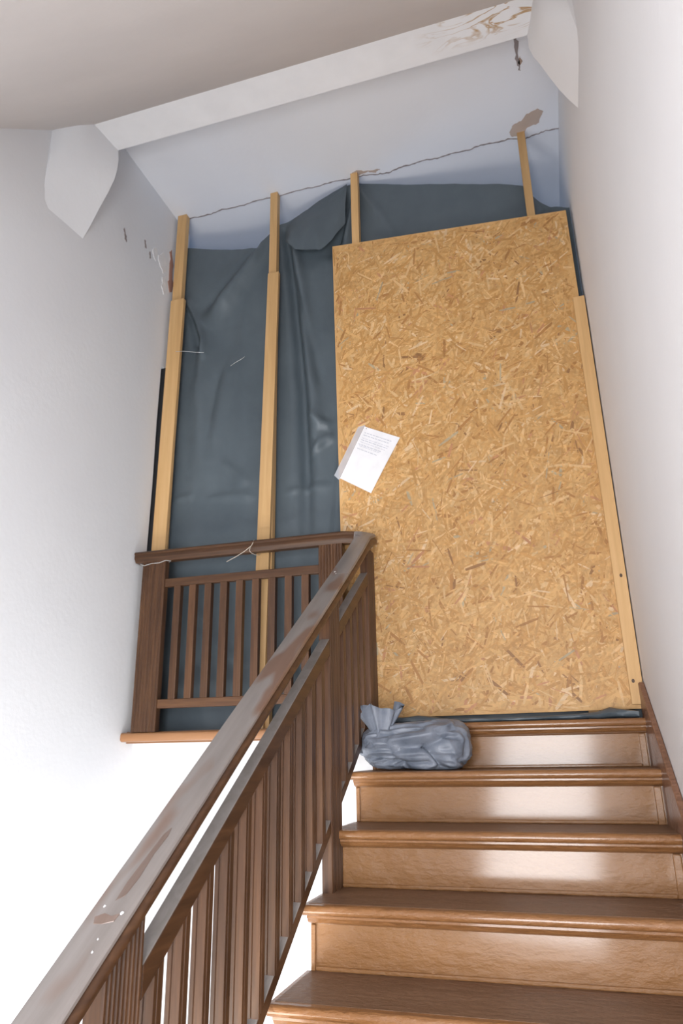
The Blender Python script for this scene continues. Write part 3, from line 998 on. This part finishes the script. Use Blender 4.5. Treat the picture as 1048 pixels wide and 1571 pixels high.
# gathered hem lying on the landing edge under the chipboard
ctrl = [(-0.05, 0.020, 0.020), (0.05, 0.020, 0.022), (0.14, 0.014, 0.020), (0.20, 0.016, 0.018), (0.34, 0.008, 0.014), (0.60, 0.007, 0.016), (0.80, 0.009, 0.02), (0.90, 0.013, 0.026), (0.95, 0.020, 0.032), (1.00, 0.017, 0.03), (1.06, 0.012, 0.026)]
rings = []
for i in range(len(ctrl) - 1):
    for s in range(6):
        t = s / 6
        x, hh, dd = (ctrl[i][k] * (1 - t) + ctrl[i + 1][k] * t for k in (0, 1, 2))
        ring = []
        for k in range(10):
            a = 2 * math.pi * k / 10
            nn = 1 + 0.35 * noise.noise(Vector((x * 16, math.cos(a) * 1.5, math.sin(a) * 1.5)))
            ring.append((x, 0.052 + dd * math.cos(a) * nn, max(0.0012, hh + 0.002 + hh * math.sin(a) * nn)))
        rings.append(ring)
parent_keep(sh, MB().loft(rings).build('gathered_hem', M_sheet, smooth=True, angle=60))

# ------------------------------------------------------------------ string and wire
def wire(name, label, cat, pts, r, material):
    return tag(MB().tube(pts, r).build(name, material, smooth=True, angle=0), label, cat)


loop = []
for i in range(15):
    a = 2 * math.pi * i / 14
    loop.append((-0.527 + 0.012 * math.sin(a) + 0.004 * math.sin(3 * a), 0.045 * math.cos(a) * -1.0, 0.810 + 0.040 * math.sin(a + math.pi / 2 * 0) ))
loop = [(-0.528 + 0.010 * math.sin(2 * a), -0.0405 * math.cos(a), 0.8135 + 0.0335 * math.sin(a)) for a in [2 * math.pi * i / 16 for i in range(17)]]
loop = [(x, -0.040 if y < -0.02 else (0.040 if y > 0.02 else y * 1.6), z) for x, y, z in loop]
wire('string_tie', 'pale string tied round the level handrail in front of the second stud', 'string', loop + [(-0.56, -0.041, 0.79), (-0.60, -0.035, 0.772), (-0.66, -0.024, 0.752)], 0.0013, M_string)
wire('wire_tie', 'pale twisted wire round the top of the left railing post', 'wire', [(-1.125, -0.022, 0.783), (-1.10, -0.024, 0.772), (-1.06, -0.024, 0.780), (-1.02, -0.024, 0.779), (-0.985, -0.022, 0.789), (-0.96, -0.016, 0.786), (-0.98, 0.0, 0.784)], 0.0013, M_wire)
wire('wire_nail', 'thin pale wire sticking out of the left stud across the plastic', 'wire', [(-1.075, 0.088, 2.027), (-1.02, 0.086, 2.018), (-0.95, 0.090, 2.000), (-0.905, 0.098, 1.995)], 0.0012, M_wire)
wire('wire_scrap', 'short pale wire scrap poking through the middle of the plastic', 'wire', [(-0.775, 0.168, 1.925), (-0.74, 0.152, 1.930), (-0.70, 0.150, 1.945), (-0.685, 0.156, 1.960)], 0.0014, M_wire)

# ------------------------------------------------------------------ sack on the step
bag = empty('grey_sack', (0.22, -0.13, -RISE))
tag(bag, 'tied grey woven plastic sack lying on the step at the foot of the chipboard', 'sack')
vs_, fs_ = [], []
NT, NP = 80, 140
BAGF = [((0.20, -0.090), (0.30, -0.085), -0.030, 0.010), ((0.29, -0.085), (0.335, -0.155), -0.028, 0.010), ((0.29, -0.085), (0.36, -0.055), -0.014, 0.010),
        ((0.03, -0.125), (0.17, -0.155), -0.026, 0.010), ((0.17, -0.155), (0.29, -0.150), -0.014, 0.010), ((0.10, -0.080), (0.30, -0.050), 0.016, 0.020),
        ((0.09, -0.045), (0.27, -0.020), -0.016, 0.009), ((0.35, -0.070), (0.39, -0.135), 0.014, 0.016), ((0.38, -0.13), (0.42, -0.16), -0.014, 0.010), ((0.13, -0.06), (0.15, -0.14), -0.012, 0.010)]
def sp(v, e):
    return math.copysign(abs(v) ** e, v)
for i in range(NT + 1):
    th = -math.pi / 2 + math.pi * i / NT
    for j in range(NP):
        ph = 2 * math.pi * j / NP
        cx_ = sp(math.cos(th), 0.52) * sp(math.cos(ph), 0.62)
        cy_ = sp(math.cos(th), 0.58) * sp(math.sin(ph), 0.70)
        cz_ = sp(math.sin(th), 0.72)
        d = Vector((cx_, cy_, cz_))
        f1 = noise.noise(d * 1.6 + Vector((3, 1, 2)))
        f2 = 1 - abs(noise.noise(d * 3.1 + Vector((7, 2, 5)))) * 2
        f3 = 1 - abs(noise.noise(d * 6.5 + Vector((1, 9, 4)))) * 2
        s = 1 + 0.10 * f1 + 0.07 * (f2 - 0.6) + 0.020 * (f3 - 0.6)
        hz = 0.104 * (0.86 + 0.16 * cx_)
        x = 0.215 + 0.211 * cx_ * (1 + (s - 1) * 0.6)
        y = -0.138 + 0.112 * cy_ * s
        z = -0.086 + hz * cz_ * s
        # creases pressed into the cloth, and the taut ridges between them
        pc = Vector((x, y, z))
        ctr = Vector((0.225, -0.13, -0.10))
        nrm = (pc - ctr).normalized()
        off = 0.0
        for (p, q, amp, wd) in BAGF:
            t, sd, dd = seg(x, z, p, q)
            if cy_ < 0.25:
                off += amp * (1.7 if amp < 0 else 1.3) * math.exp(-dd / wd)
        x, y, z = pc + nrm * off
        z = max(z, -RISE + 0.0025 + 0.002 * (f1 + 1))
        y = min(y, -0.012 if z > -0.075 else 0.03)
        if z > 0.015 + SL * y:
            x = max(x, 0.027)
        vs_.append((x, y, z))
for i in range(NT):
    for j in range(NP):
        k = (j + 1) % NP
        fs_.append((i * NP + j, i * NP + k, (i + 1) * NP + k, (i + 1) * NP + j))
parent_keep(bag, MB().add(vs_, fs_).build('sack_body', M_bag, smooth=True, angle=0))
# gathered neck and flared mouth
rings = []
NR = 40
for i in range(15):
    t = i / 14
    cx_ = 0.105 - 0.012 * t
    cy_ = -0.225 + 0.06 * t
    cz_ = -0.090 + 0.145 * t
    rad = 0.062 - 0.055 * math.sin(min(1, t * 2.2) * math.pi / 2) * 0.60 + 0.046 * max(0, t - 0.35) / 0.65
    ring = []
    for k in range(NR):
        a = 2 * math.pi * k / NR
        rr = rad * (1 + 0.22 * math.sin(7 * a + 1.5 * t) * min(1, 0.3 + t) + 0.10 * math.sin(11 * a + 2))
        ring.append((cx_ + rr * 1.0 * math.cos(a), cy_ + rr * 0.62 * math.sin(a), cz_ + (0.016 * math.sin(3 * a + 0.7) + 0.010 * math.sin(5 * a)) * t))
    rings.append(ring)
mb = MB()
mb.loft(rings, caps=False)
mb.loft([[(p[0] * 0.94 + 0.06 * (0.11), p[1] * 0.94 + 0.06 * -0.19, p[2]) for p in r] for r in rings[5:]], caps=False)
parent_keep(bag, mb.build('gathered_neck', M_bag, smooth=True, angle=0))
